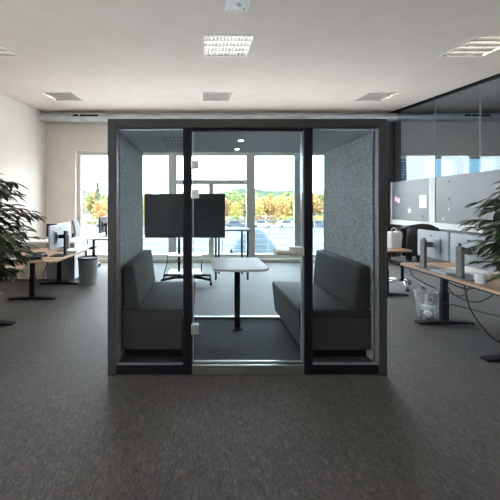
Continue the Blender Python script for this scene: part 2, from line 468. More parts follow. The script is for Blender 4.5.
# front frame
mu = [(-.154, -.077), (.883, .956)]
for a, c in mu:
    b = MB(); b.box(a, c, PY0 + .002, PY0 + .07, .01, PC + .012); b.build('mullion', 'black', pod, .003)
for a, c in ((IX0 - .012, -.154), (.956, IX1 + .012)):
    b = MB(); b.box(a, c, PY0 + .006, PY0 + .06, .01, .085); b.build('bottom_rail', 'black', pod, .003)
    b = MB(); b.box(a + .004, c - .002, PY0 + .018, PY0 + .044, .085, .096); b.build('glazing_channel', 'alu', pod)
    b = MB(); b.box(a, c, PY0 + .026, PY0 + .036, .10, PC + .010); b.build('front_glass', 'glass', pod)
for x in (IX0 - .012, IX1 + .006):
    b = MB(); b.box(x, x + .006, PY0 + .010, PY0 + .06, .085, PC + .01); b.build('edge_trim', 'standgrey', pod)
b = MB(); b.box(-.077, .883, PY0 + .02, PY0 + .06, PC - .012, PC + .012); b.build('door_head', 'black', pod)
b = MB(); b.box(IX0, IX1, PY1 - .042, PY1 - .034, PF + .02, PC); b.build('rear_glass', 'rearglass', pod)
# threshold
b = MB(); b.box(-.077, .883, PY0 + .004, PY0 + .030, .008, .086); b.build('threshold', 'steel', pod, .003)
# door
door = MB(); door.box(-.070, .872, PY0 + .018, PY0 + .028, .118, 2.085)
door = door.build('door', 'glass', pod)
b = MB(); b.box(-.070, .872, PY0 + .014, PY0 + .032, .104, .118); b.build('door_bottom_channel', 'alu', door)
b = MB(); b.box(-.070, -.064, PY0 + .016, PY0 + .030, .118, 2.085); b.build('door_edge', 'alu', door)
b = MB(); b.box(.860, .866, PY0 + .015, PY0 + .031, .118, 2.085); b.build('door_edge', 'alu', door)
b = MB(); b.box(.874, .883, PY0 + .010, PY0 + .05, .09, 2.094); b.build('door_jamb', 'standgrey', pod)
for z0, z1 in ((1.77, 1.842), (1.515, 1.592), (.355, .438)):
    b = MB(); b.box(-.084, -.018, PY0 - .010, PY0 + .042, z0, z1); b.build('hinge', 'alu', door, .004)
b = MB(); b.box(.765, .878, PY0 - .012, PY0 + .05, 1.022, 1.098); lk = b.build('lock_case', 'nickel', door, .006)
b = MB(); b.tube([(.80, PY0 - .01, 1.062), (.80, PY0 - .045, 1.062), (.785, PY0 - .055, 1.062), (.70, PY0 - .057, 1.061), (.62, PY0 - .055, 1.066), (.60, PY0 - .05, 1.07)], .017, 12)
b.build('door_handle', 'nickel', door, smooth=True)
# pod ceiling kit
for x, y in ((.40, 3.0), (.415, 3.46)):
    b = MB(); b.lathe([(.034, PC - .006), (.034, PC - .0005)], 24, x, y); d = b.build('downlight', 'whitepaint', cl)
    b = MB(); b.lathe([(.024, PC - .008), (.024, PC - .0062)], 24, x, y); b.build('downlight_lens', 'podlamp', d)
def perforated():
    m = nmat('perforated_vent', (.5, .5, .5), .8)
    nt = m.node_tree; N = nt.nodes; L = nt.links
    tc = N.new('ShaderNodeTexCoord'); mp = N.new('ShaderNodeMapping'); mp.inputs['Scale'].default_value = (1 / .035, 1 / .066, 1)
    fr = N.new('ShaderNodeVectorMath'); fr.operation = 'FRACTION'
    sb_ = N.new('ShaderNodeVectorMath'); sb_.operation = 'SUBTRACT'; sb_.inputs[1].default_value = (.5, .5, 0)
    ml = N.new('ShaderNodeVectorMath'); ml.operation = 'MULTIPLY'; ml.inputs[1].default_value = (.035, .066, 0)
    ln = N.new('ShaderNodeVectorMath'); ln.operation = 'LENGTH'
    lt = N.new('ShaderNodeMath'); lt.operation = 'LESS_THAN'; lt.inputs[1].default_value = .0125
    mx = N.new('ShaderNodeMix'); mx.data_type = 'RGBA'; mx.inputs[6].default_value = (.52, .54, .56, 1); mx.inputs[7].default_value = (.02, .02, .02, 1)
    L.new(tc.outputs['Object'], mp.inputs[0]); L.new(mp.outputs[0], fr.inputs[0]); L.new(fr.outputs[0], sb_.inputs[0]); L.new(sb_.outputs[0], ml.inputs[0])
    L.new(ml.outputs[0], ln.inputs[0]); L.new(ln.outputs['Value'], lt.inputs[0]); L.new(lt.outputs[0], mx.inputs[0]); L.new(mx.outputs[2], N['Principled BSDF'].inputs['Base Color'])
    return m
M['vent'] = perforated()
b = MB(); b.box(0, .21, 0, .66, -.003, -.0004); b.build('vent_grille', 'vent', cl, loc=(-.385, 2.83, PC))

# ------------------------------------------------------------------ pod sofas
def make_sofa(name, label, mirror):
    """local: back at x=0, seat front at x=+.66, runs along y 0..0.92"""
    root = empty(name, label=label, cat='sofa', group='sofas inside the pod')
    s = -1 if mirror else 1
    L0, L1 = 0, .99
    def P(pts): return [(s * u, v) for u, v in pts]
    b = MB(); b.prism(P([(.03, .02), (.56, .02), (.56, .10), (.03, .10)]), 'y', L0 + .05, L1 - .05); b.build('plinth', 'black', root)
    b = MB(); b.prism(P([(.01, .10), (.615, .10), (.65, .40), (.01, .40)]), 'y', L0, L1); b.build('seat_base', 'sofa', root, .018, seg=3)
    b = MB(); b.prism(P([(.01, .375), (.648, .375), (.652, .46), (.01, .455)]), 'y', L0 - .002, L1 + .002); b.build('seat_cushion', 'sofa', root, .022, True, 4)
    b = MB(); b.prism(P([(.012, .45), (.165, .455), (.118, .845), (.012, .845)]), 'y', L0, L1); b.build('backrest', 'sofa', root, .03, True, 4)
    return root
so = make_sofa('pod_sofa', 'dark grey upholstered sofa along the left wall inside the pod', False)
so.location = (IX0 + .004, 2.635, PF)
so2 = make_sofa('pod_sofa', 'dark grey upholstered sofa along the right wall inside the pod', True)
so2.location = (IX1 - .004, 2.635, PF)
for o in (so, so2):
    for c in o.children:
        for md in c.modifiers: md.harden_normals = False
        if c.name.startswith(('seat_cushion', 'backrest')):
            c.modifiers['bevel'].segments = 4

# pod table
tb = empty('pod_table', (.405, 3.30, PF), label='pale table on one black leg between the two pod sofas', cat='table')
b = MB(); b.prism([(-.285, .335), (-.285, -.27), (-.265, -.31), (-.22, -.333), (-.12, -.343), (.12, -.343), (.20, -.335), (.26, -.305), (.283, -.25), (.285, .335)], 'z', .715, .742)
b.build('tabletop', 'tabletop', tb, .006)
b = MB(); b.box(-.03, .03, .03, .09, .012, .70); b.build('leg', 'black', tb, .006)
b = MB(); b.box(-.11, .11, -.05, .17, .70, .715); b.build('mounting_plate', 'black', tb)
b = MB(); b.box(-.05, .05, .01, .11, .0, .012); b.build('foot_plate', 'black', tb)

# ------------------------------------------------------------------ TV and its stand behind the pod
st = empty('television_stand', (-.30, 5.62, 0), label='black wheeled television stand with glass trays behind the pod', cat='stand')
for x in (-.11, .11):
    b = MB(); b.box(x - .022, x + .022, -.025, .025, .11, 1.5); b.build('pole', 'black', st, .004)
b = MB(); b.box(-.17, .17, -.06, .06, .09, .14); b.build('hub', 'black', st, .01)
for (x, y) in ((-.42, .22), (.48, -.16), (-.42, -.20), (.48, .20)):
    b = MB(); b.tube([(x * .3, y * .2, .115), (x * .65, y * .6, .115), (x, y, .095)], .024, 10); lg = b.build('leg', 'black', st, smooth=True)
    b = MB(); b.cyl((x, y, .05), (x, y, .10), .012, 8); b.cyl((x - .018, y, .034), (x + .018, y, .034), .034, 16); b.build('caster', 'blackplastic', lg)
for z in (.53, .205):
    b = MB(); b.prism(rrect(-.30, .32, -.22, .20, .05), 'z', z, z + .012); b.build('tray', 'white', st)
for x in (-.31,):
    b = MB(); b.tube([(x, -.05, .54), (x - .03, -.03, .35), (x - .09, 0, .13)], .008, 8); b.build('tray_rod', 'black', st)
b = MB(); b.box(.295, .318, -.06, -.04, .217, .47); b.build('tray_post', 'alu', st)
for x in (-.2, .2):
    b = MB(); b.box(x - .02, x + .02, -.045, -.022, 1.0, 1.5); b.build('bracket', 'black', st)
b = MB(); b.box(-.25, .25, -.045, -.022, 1.24, 1.28); b.build('cross_rail', 'black', st)
tv = empty('television', (-.30, 5.55, .855), label='large dark flat television on the wheeled stand behind the pod', cat='television')
b = MB(); b.box(-.745, .745, -.022, .012, 0, .81); b.build('bezel', 'blackplastic', tv, .005)
b = MB(); b.box(-.735, .735, -.0235, -.0215, .012, .798); b.build('screen', 'screen', tv)

# ------------------------------------------------------------------ bar table near the windows
bt = empty('bar_table', (.60, 6.1, 0), label='tall grey bar table with thin legs near the windows behind the pod', cat='table')
b = MB(); b.prism(rrect(-.42, .37, -.30, .34, .02), 'z', .95, .985); b.build('tabletop', 'greypanel', bt, .004)
for x, y in ((-.31, -.24), (.31, -.24), (-.22, .28), (.27, .28)):
    b = MB(); b.box(x - .018, x + .018, y - .018, y + .018, 0, .95); b.build('leg', 'black', bt)

# ------------------------------------------------------------------ desks
def make_desk(name, label, w, length, h, legs, foot, wood='oak', rad=.07, column_x=None, group=None, footoff=0):
    """local: x across (depth of the desk), y along; origin at the middle of the desk on the floor"""
    root = empty(name, label=label, cat='desk', group=group)
    b = MB(); b.prism(rrect(-w / 2, w / 2, -length / 2, length / 2, rad), 'z', h - .026, h); b.build('desktop', wood, root, .003)
    for y in legs:
        b = MB(); b.box(-.04 + footoff, .04 + footoff, y - .03, y + .03, .03, h * .55); lg = b.build('leg', 'black', root, .004)
        b = MB(); b.box(-.032 + footoff, .032 + footoff, y - .022, y + .022, h * .5, h - .035); b.build('inner_column', 'black', lg)
        b = MB(); b.prism([(-foot / 2 + footoff, 0), (foot / 2 + footoff, 0), (foot / 2 + footoff, .022), (.06 + footoff, .04), (-.06 + footoff, .04), (-foot / 2 + footoff, .022)], 'y', y - .04, y + .04)
        b.build('foot', 'black', lg, .003)
        b = MB(); b.box(-w / 2 + .08, w / 2 - .08, y - .03, y + .03, h - .045, h - .026); b.build('support_arm', 'black', lg)
    if len(legs) > 1:
        b = MB(); b.box(-.05 + footoff, .0 + footoff, min(legs), max(legs), h - .085, h - .045); b.build('cross_beam', 'black', root)
    return root
DG = 'oak topped sit stand desks'
d1 = make_desk('desk', 'oak desk on black T legs at left, carrying the silver monitor and papers', .92, 1.37, .64, (-.385, .505), .70, group=DG, footoff=-.04)
d1.location = (-2.57, 5.035, 0)
d2 = make_desk('desk', 'oak desk at the left edge of the photo, half hidden by the potted tree', .80, 1.6, .66, (-.62, .53), .70, group=DG, footoff=.05)
d2.location = (-2.69, 3.14, 0)
d3 = make_desk('desk', 'oak desk on black T legs at right with two monitors, cables hanging below', .80, 1.52, .70, (-.38, .50), .68, group=DG)
d3.location = (3.0, 3.20, 0)
d4 = make_desk('desk', 'oak desk at right partly hidden by the pod, dark chair beside it', .80, 1.40, .755, (-.48, .45), .68, group=DG, footoff=.09)
d4.location = (2.9, 5.34, 0)
d5 = make_desk('window_desk', 'pale desk with black legs close to the left window, beside the grey waste bin', .75, 1.6, .74, (-.42, .6), .70, 'white', .03)
d5.location = (-2.02, 6.83, 0); d5.rotation_euler = (0, 0, R(-90))

# ------------------------------------------------------------------ monitors
def make_monitor(name, label, w, h, bottom, back='silver', arm=.12, standmat='standgrey', colw=.06, colh=None, thick=.03, group=None):
    """local: screen faces -x, back faces +x, stand column on the +x side; origin on the desk under the column"""
    root = empty(name, label=label, cat='monitor', group=group)
    b = MB(); b.box(-thick, 0, -w / 2, w / 2, bottom, bottom + h); p = b.build('panel', back, root, .008)
    b = MB(); b.box(-thick - .003, -thick + .002, -w / 2 + .006, w / 2 - .006, bottom + .012, bottom + h - .006); b.build('screen', 'screen', p)
    b = MB(); b.box(-.001, .012, -w * .28, w * .28, bottom + h * .2, bottom + h * .75); b.build('back_cover', back, p, .006)
    b = MB(); b.box(.0125, .0135, -.018, .018, bottom + h * .80, bottom + h * .84); b.build('badge', 'blackplastic', p)
    b = MB(); b.box(.0125, .016, -w * .25, -w * .17, bottom + h * .25, bottom + h * .7); b.build('cable_slot', 'blackplastic', p)
    ch = colh or bottom + h * .62
    c = bottom + h * .5
    b = MB(); b.box(.0, arm, -.035, .035, c - .03, c + .03); b.build('arm', standmat, root, .008)
    b = MB(); b.box(arm - .015, arm + .018, -colw / 2, colw / 2, .012, ch); b.build('stand_column', standmat, root, .006)
    b = MB(); b.prism(rrect(-.10, arm + .03, -.12, .12, .02), 'z', 0, .012); b.build('stand_base', standmat, root, .003)
    return root
MG = 'desk monitors'
m1 = make_monitor('monitor', 'silver backed monitor on the left desk, nearest the camera, black stand', .56, .38, .12, arm=.10, standmat='black', colh=.40, group=MG)
m1.location = (-2.30, 4.86, .64); 
m2 = make_monitor('monitor', 'silver backed monitor on the left desk, second and nearer the window', .52, .37, .13, arm=.06, standmat='standgrey', colh=.28, group=MG)
m2.location = (-2.46, 5.42, .64)
m3 = make_monitor('monitor', 'silver backed monitor on the right desk, farther one beside the chair', .48, .33, .12, arm=.10, standmat='standgrey', colw=.075, colh=.345, group=MG)
m3.location = (2.77, 3.60, .70); m3.rotation_euler = (0, 0, R(180))
m4 = make_monitor('monitor', 'silver backed monitor on the right desk, nearer one behind the plant leaves', .50, .33, .12, arm=.10, standmat='standgrey', colw=.075, colh=.33, group=MG)
m4.location = (2.77, 3.09, .70); m4.rotation_euler = (0, 0, R(180))
m5 = make_monitor('monitor', 'dark monitor on the pale window desk, at the edge of the pod', .5, .36, .09, back='blackplastic', arm=.06, standmat='black', group=MG)
m5.location = (-2.22, 6.84, .74)
m6 = make_monitor('monitor', 'small dark monitor on the low beige cabinet by the left wall', .44, .26, .07, back='blackplastic', arm=.05, standmat='black', group=MG)
m6.location = (-2.88, 6.0, .75); m6.rotation_euler = (0, 0, R(80))

# ------------------------------------------------------------------ sideboard by the left wall
sb = empty('sideboard', (-3.165, 6.02, 0), label='low beige and grey cabinet by the left wall behind the desk', cat='cabinet')
b = MB(); b.box(-.77, .735, -.24, .26, .03, .725); b.build('body', 'white', sb, .003)
b = MB(); b.box(-.785, .75, -.26, .27, .725, .75); b.build('top', 'white', sb, .003)
for a, c, mt in ((-.765, -.29, 'beige'), (-.285, .19, 'beige'), (.195, .73, 'greypanel')):
    b = MB(); b.box(a, c, -.258, -.24, .035, .72); d = b.build('door', mt, sb, .002)
    b = MB(); b.box(c - .05, c - .035, -.275, -.258, .42, .56); b.build('handle', 'alu', d)

# ------------------------------------------------------------------ chairs
def make_chair(name, label, backm, seatm, basem, group=None):
    """local: faces +y"""
    root = empty(name, label=label, cat='chair', group=group)
    b = MB(); b.prism(rrect(-.24, .24, -.23, .24, .08), 'z', .43, .50); b.build('seat', seatm, root, .02, seg=3)
    bk = MB()
    n = 7
    rows = []
    for i in range(n):
        t = i / (n - 1)
        z = .60 + .50 * t; hw = .21 + .03 * math.sin(math.pi * t) - .04 * t * t
        y = -.25 - .05 * t + .03 * math.sin(math.pi * t)
        rows.append([(x * hw, y + .05 * (1 - x * x) * -1 + .05, z) for x in (-1, -.6, -.2, .2, .6, 1)])
    for a, c in zip(rows, rows[1:]):
        for k in range(5):
            bk.face([a[k], a[k + 1], c[k + 1], c[k]])
    bmesh.ops.remove_doubles(bk.bm, verts=bk.bm.verts, dist=1e-5)
    o = bk.build('backrest', backm, root, smooth=True)
    md = o.modifiers.new('solid', 'SOLIDIFY'); md.thickness = .04; md.offset = 0
    b = MB(); b.tube([(0, -.10, .42), (0, -.28, .44), (0, -.31, .60), (0, -.29, .80)], .02, 10); b.build('back_support', 'black', root, smooth=True)
    b = MB(); b.cyl((0, 0, .12), (0, 0, .43), .026, 14); b.build('gas_column', 'black', root)
    for s in (-1, 1):
        b = MB(); b.tube([(s * .20, -.02, .44), (s * .29, -.02, .50), (s * .30, -.02, .66)], .014, 8); ar = b.build('armrest', 'black', root)
        b = MB(); b.box(s * .30 - .035, s * .30 + .035, -.14, .12, .66, .685); b.build('arm_pad', 'blackplastic', ar, .01)
    for k in range(5):
        a = R(72 * k + 20); x, y = .30 * math.cos(a), .30 * math.sin(a)
        b = MB(); b.tube([(0, 0, .125), (x * .5, y * .5, .11), (x, y, .08)], .022, 8, .014); lg = b.build('base_leg', basem, root, smooth=True)
        b = MB(); b.cyl((x, y, .05), (x, y, .08), .008, 6); b.cyl((x - .014, y, .028), (x + .014, y, .028), .028, 12); b.build('caster', 'blackplastic', lg)
    return root
ch1 = make_chair('office_chair', 'light grey office chair at the end of the window desk', 'chairgrey', 'blackplastic', 'chrome')
ch1.location = (-2.72, 7.10, 0); ch1.rotation_euler = (0, 0, R(-80))
ch2 = make_chair('office_chair', 'black office chair with chrome base beside the right hand desk', 'blackplastic', 'blackplastic', 'chrome')
ch2.location = (3.57, 5.32, 0); ch2.rotation_euler = (0, 0, R(14))

# jacket draped over the right chair
def make_jacket():
    b = MB(); rnd = random.Random(3)
    nu, nv = 16, 14
    def pt(u, v):
        # u across -1..1, v down 0..1 (over the top of the chair back and down the rear)
        w = .27 + .05 * v
        z = 1.135 - .50 * v - .05 * u * u
        y = -.36 - .05 * math.sin(math.pi * min(v * 1.3, 1)) + .018 * math.sin(u * 9 + v * 3) * (v + .2)
        return Vector((u * w + .01 * math.sin(v * 11), y, z))
    grid = [[b.bm.verts.new(pt(-1 + 2 * i / nu, j / nv)) for i in range(nu + 1)] for j in range(nv + 1)]
    # front lip over the top
    lip = [b.bm.verts.new(pt(-1 + 2 * i / nu, 0) + Vector((0, .14, -.03))) for i in range(nu + 1)]
    lip2 = [b.bm.verts.new(pt(-1 + 2 * i / nu, 0) + Vector((0, .16, -.16))) for i in range(nu + 1)]
    G = [lip2, lip] + grid
    for a, c in zip(G, G[1:]):
        for i in range(nu): b.bm.faces.new((a[i], a[i + 1], c[i + 1], c[i]))
    return b
jk = empty('jacket', (3.57, 5.32, 0), (0, 0, R(14)), 'dark jacket hung over the back of the office chair at right', 'jacket')
o = make_jacket().build('jacket_body', 'cloth', jk, smooth=True)
md = o.modifiers.new('solid', 'SOLIDIFY'); md.thickness = .018; md.offset = 1
b = MB(); b.tube([(-.24, -.38, 1.06), (-.31, -.42, .92), (-.33, -.42, .72), (-.31, -.40, .56)], .055, 12, .04); b.build('sleeve', 'cloth', jk, smooth=True)
b = MB(); b.tube([(.24, -.38, 1.06), (.31, -.42, .92), (.33, -.42, .72), (.31, -.40, .58)], .055, 12, .04); b.build('sleeve', 'cloth', jk, smooth=True)
# white bag on the far desk
bg = empty('paper_bag', (3.17, 4.93, .755), (0, 0, R(15)), 'white paper bag standing on the right desk behind the dark jacket', 'bag')
b = MB(); b.prism([(-.10, 0), (.10, 0), (.115, .26), (.06, .275), (0, .255), (-.06, .27), (-.115, .25)], 'y', -.05, .05); b.build('bag_body', 'paper', bg, .006)
b = MB(); b.tube([(-.05, 0, .25), (-.045, 0, .31), (0, 0, .33), (.045, 0, .31), (.05, 0, .25)], .005, 8); b.build('handle', 'paper', bg)

# ------------------------------------------------------------------ bins
bn = empty('waste_bin', (-2.10, 5.58, 0), label='round grey waste bin with black rim between the left desk and window desk', cat='bin')
b = MB(); b.lathe([(.150, 0), (.175, .46), (.168, .46), (.145, .012), (.01, .012)], 32); b.build('bucket', 'bin', bn, smooth=False)
b = MB(); b.lathe([(.172, .455), (.182, .462), (.182, .485), (.170, .49), (.163, .47)], 32); b.build('rim', 'blackplastic', bn)

bw = empty('waste_basket', (2.93, 3.90, 0), label='clear plastic waste basket with crumpled white liner under the right desk', cat='bin')
b = MB(); rnd = random.Random(5)
prof = [(.095, 0.0), (.102, .06), (.112, .15), (.122, .24), (.130, .33)]
rings = []
for r, z in prof:
    rings.append([b.bm.verts.new((r * (1 + rnd.uniform(-.02, .02)) * math.cos(2 * math.pi * k / 24), r * (1 + rnd.uniform(-.02, .02)) * math.sin(2 * math.pi * k / 24), z)) for k in range(24)])
for a, c in zip(rings, rings[1:]):
    for k in range(24): b.bm.faces.new((a[k], a[(k + 1) % 24], c[(k + 1) % 24], c[k]))
b.bm.faces.new(rings[0][::-1])
b.build('basket', 'bag', bw)
b = MB()
rings = []
for r, z in ((.124, .20), (.128, .31), (.138, .345), (.142, .31), (.138, .26)):
    rings.append([b.bm.verts.new((r * (1 + rnd.uniform(-.06, .05)) * math.cos(2 * math.pi * k / 24), r * (1 + rnd.uniform(-.06, .05)) * math.sin(2 * math.pi * k / 24), z + rnd.uniform(-.018, .018))) for k in range(24)])
for a, c in zip(rings, rings[1:]):
    for k in range(24): b.bm.faces.new((a[k], a[(k + 1) % 24], c[(k + 1) % 24], c[k]))
b.build('liner', 'bag', bw)
b = MB()
for k in range(5):
    x, y, z = rnd.uniform(-.05, .05), rnd.uniform(-.05, .05), .06 + .05 * k
    bmesh.ops.create_icosphere(b.bm, subdivisions=2, radius=.045, matrix=Matrix.Translation((x, y, z)))
for v in b.bm.verts: v.co += Vector((rnd.uniform(-.01, .01), rnd.uniform(-.01, .01), rnd.uniform(-.01, .01)))
o = b.build('crumpled_paper', 'paper', bw); o['kind'] = 'stuff'

# ------------------------------------------------------------------ glass boards on the partition
PXB = XR - .045
def onpanel(px, py, X=PXB - .012):
    d = F * X / (px - 201); return Vector((X, d, EYE - (py - 205) * d / F))
for n, (a, c, lab) in enumerate(((7.44, 6.235, 'grey satin board with pinned notes on the glass wall, next to the pod'),
                                 (6.075, 3.6, 'long grey satin board dotted with magnets on the glass wall behind the right plant'))):
    e = empty('pin_board', (0, 0, 0), label=lab, cat='board', group='boards on the glass wall')
    b = MB(); b.box(PXB - .008, PXB + .03, c, a, 1.10, 2.02); b.build('panel', 'board', e, .003)
    b = MB(); b.box(PXB - .022, PXB + .038, c - .08, a + (.06 if n == 0 else .08), .985, 1.10); fr = b.build('bottom_rail', 'rail', e, .003)
    b = MB(); b.box(PXB - .020, PXB + .036, a, a + (.055 if n == 0 else .079), 1.10, 2.02); b.build('side_rail', 'rail', e, .003)
    if n == 0:
        b = MB(); b.box(PXB - .020, PXB + .036, c - .079, c, 1.10, 2.02); b.build('side_rail', 'rail', e, .003)
def note(name, px0, px1, py0, py1, mat, label, cat, tilt=0):
    a = onpanel(px0, py0); c = onpanel(px1, py1); mid = (a + c) / 2
    z0 = EYE - (py1 - 205) * mid.y / F; z1 = EYE - (py0 - 205) * mid.y / F
    hw = abs(a.y - c.y) / 2
    e = MB(); e.box(-.0015, .0015, -hw, hw, (z0 - z1) / 2, (z1 - z0) / 2)
    o = e.build(name, mat); o.location = (PXB - .0105, mid.y, (z0 + z1) / 2); o.rotation_euler = (R(tilt), 0, 0)
    return tag(o, label, cat)
note('paper_sheet', 419.3, 426.4, 195, 208, 'paper', 'white paper sheet pinned on the grey board near the pod', 'paper')
note('sticky_note', 394.6, 400, 197.5, 202, 'pink', 'small tilted pink note on the left part of the grey board', 'note', 22)
s = MB(); pts = []
for k in range(10):
    r = .075 if k % 2 == 0 else .03; a = R(90 + 36 * k); pts.append((r * math.cos(a), r * math.sin(a)))
s.prism(pts, 'x', -.003, .003); so_ = s.build('paper_star', 'paper'); p = onpanel(409.5, 210.5); so_.location = (PXB - .0112, p.y, p.z)
tag(so_, 'small white paper star on the grey board near the pod', 'decoration')
MGN = 'magnets on the grey boards'
for px, py, mt, lab in ((449, 181.5, 'blackplastic', 'small dark magnet high on the long grey board'), (449, 199, 'blackplastic', 'dark round magnet in the upper middle of the long grey board'),
                        (449.5, 203.5, 'pink', 'pink round magnet in the column on the long grey board'), (449, 209, 'whiteplastic', 'white magnet in the column on the long grey board'),
                        (443.5, 219, 'whiteplastic', 'white magnet just above the white rail of the grey board'), (422.5, 216.5, 'blackplastic', 'tiny dark magnet below the white sheet on the grey board')):
    p = onpanel(px, py); b = MB(); b.cyl((-.008, 0, 0), (.0, 0, 0), .018, 14); o = b.build('magnet', mt); o.location = (PXB - .0085, p.y, p.z)
    tag(o, lab, 'magnet', MGN)

# ------------------------------------------------------------------ blinds in the room behind the glass
def blind(x0, x1, z0, z1, n, ang, label):
    e = empty('venetian_blind', (0, YB + .04, 0), label=label, cat='blind', group='blinds behind the glass wall')
    b = MB(); b.box(x0, x1, -.025, .025, z1, z1 + .05); b.build('head_rail', 'alu', e)
    for k in range(n):
        z = z1 - (k + .5) * (z1 - z0) / n
        mt = Matrix.Translation((0, 0, z)) @ Matrix.Rotation(R(ang), 4, 'X')
        b = MB(); b.box(x0, x1, -.032, .032, -.0015, .0015, mt); b.build('slat', 'charcoal', e)
    for x in (x0 + .12, x1 - .12):
        b = MB(); b.cyl((x, 0, z0), (x, 0, z1), .003, 6); b.build('cord', 'alu', e)
blind(5.07, 5.72, 1.0, 2.64, 24, 62, 'closed grey venetian blind seen through the glass wall next to the pod')
blind(5.74, 6.69, 1.0, 2.64, 24, 4, 'open venetian blind over the bright window behind the glass wall')
blind(6.79, 7.73, 1.0, 2.64, 24, 12, 'half open venetian blind at the right edge behind the glass wall')

# ------------------------------------------------------------------ desk clutter
def box_thing(name, loc, size, mat, label, cat, rz=0, bevel=.004, group=None):
    b = MB(); b.box(-size[0] / 2, size[0] / 2, -size[1] / 2, size[1] / 2, 0, size[2])
    o = b.build(name, mat, None, bevel); o.location = loc; o.rotation_euler = (0, 0, R(rz))
    return tag(o, label, cat, group)
def mouse(loc, rz, label):
    e = empty('computer_mouse', loc, (0, 0, R(rz)), label, 'mouse')
    b = MB(); bmesh.ops.create_uvsphere(b.bm, u_segments=18, v_segments=10, radius=1)
    for v in b.bm.verts: v.co = Vector((v.co.x * .034, v.co.y * .06, max(v.co.z, 0) * .036))
    b.build('shell', 'blackplastic', e, smooth=True)
    b = MB(); b.cyl((-.004, .03, .028), (.004, .03, .028), .009, 12); b.build('wheel', 'standgrey', e)
def keyboard(loc, rz, label, mat='whiteplastic'):
    e = empty('keyboard', loc, (0, 0, R(rz)), label, 'keyboard')
    b = MB(); b.box(-.22, .22, -.07, .07, 0, .016); b.build('case', mat, e, .004)
    b = MB()
    for r in range(5):
        for k in range(14):
            b.box(-.205 + k * .0295, -.205 + k * .0295 + .025, -.06 + r * .0245, -.06 + r * .0245 + .021, .016, .022)
    b.build('keys', mat, e)
# left desk
dd = empty('dish', (-2.50, 4.52, .64), label='flat dark purple dish at the near end of the left desk', cat='dish')
b = MB(); b.lathe([(.05, 0), (.09, .012), (.125, .05), (.115, .05), (.085, .02), (.02, .014)], 28); b.build('dish_body', 'purple', dd, smooth=True)
mouse((-2.48, 4.80, .64), 20, 'black mouse in front of the silver monitor on the left desk')
for k, (x, y, rz, n, lab) in enumerate(((-2.225, 5.20, 3, .05, 'thick stack of white papers on the left desk beside the black monitor stand'),
                                        (-2.225, 5.555, -4, .035, 'stack of white papers at the far end of the left desk above the bin'))):
    e = MB(); rnd = random.Random(k)
    m = int(n / .006)
    for i in range(m):
        mt = Matrix.Translation((rnd.uniform(-.012, .012), rnd.uniform(-.012, .012), i * .006)) @ Matrix.Rotation(R(rnd.uniform(-9, 9)), 4, 'Z')
        e.box(-.105, .105, -.148, .148, 0, .0055, mt)
    o = e.build('paper_stack', 'paper'); o.location = (x, y, .64); o.rotation_euler = (0, 0, R(rz)); tag(o, lab, 'papers')
keyboard((-2.72, 4.90, .64), 90, 'black keyboard in front of the left monitors', 'blackplastic')
box_thing('notebook', (-2.78, 4.46, .64), (.15, .21, .014), 'paper', 'white notebook at the near end of the left desk', 'notebook', 14)
# right desk
keyboard((3.22, 3.50, .70), 88, 'white keyboard under the farther right monitor')
box_thing('laptop', (2.74, 3.345, .70), (.20, .24, .02), 'silver', 'closed silver laptop lying between the two right monitor stands', 'laptop', 0, .005)
e = MB(); rnd = random.Random(8)
for i in range(5):
    mt = Matrix.Translation((rnd.uniform(-.012, .012), rnd.uniform(-.012, .012), i * .006)) @ Matrix.Rotation(R(rnd.uniform(-9, 9)), 4, 'Z')
    e.box(-.105, .105, -.148, .148, 0, .0055, mt)
o = e.build('paper_stack', 'paper'); o.location = (2.98, 3.36, .70); tag(o, 'stack of white papers behind the laptop on the right desk', 'papers')
dk = empty('docking_station', (2.96, 2.80, .70), (0, 0, R(8)), 'black docking station beside the nearer right monitor stand', 'dock')
b = MB(); b.box(-.045, .045, -.10, .10, 0, .035); b.build('case', 'blackplastic', dk, .006)
b = MB(); b.box(-.047, -.044, -.06, -.03, .01, .022); b.box(-.047, -.044, 0, .03, .01, .022); b.build('ports', 'alu', dk)
mg = empty('mug', (2.70, 2.90, .70), label='white mug at the foot of the nearer right monitor', cat='mug')
b = MB(); b.lathe([(.034, 0), (.04, .01), (.04, .092), (.036, .092), (.035, .012), (.005, .010)], 24); b.build('cup', 'whiteplastic', mg, smooth=False)
b = MB(); b.tube([(0, .038, .075), (0, .065, .07), (0, .07, .045), (0, .06, .025), (0, .038, .02)], .006, 8); b.build('handle', 'whiteplastic', mg, smooth=True)
box_thing('document_box', (3.05, 2.66, .70), (.20, .26, .09), 'white', 'white document box on the right desk behind the leaves', 'box', -8)
# far right desk: folders
for k, (c, mt, lab) in enumerate((((0, 0), 'chairgrey', 'lower grey folder on the desk by the pod'), ((.015, .012), 'paper', 'upper white folder on the desk by the pod'))):
    box_thing('folder', (2.86 + c[0], 5.2 + c[1], .755 + .022 * k), (.25, .32, .022), mt, lab, 'folder', 4 + 6 * k, .003)
mouse((2.72, 4.85, .755), -15, 'black mouse on the desk by the pod')

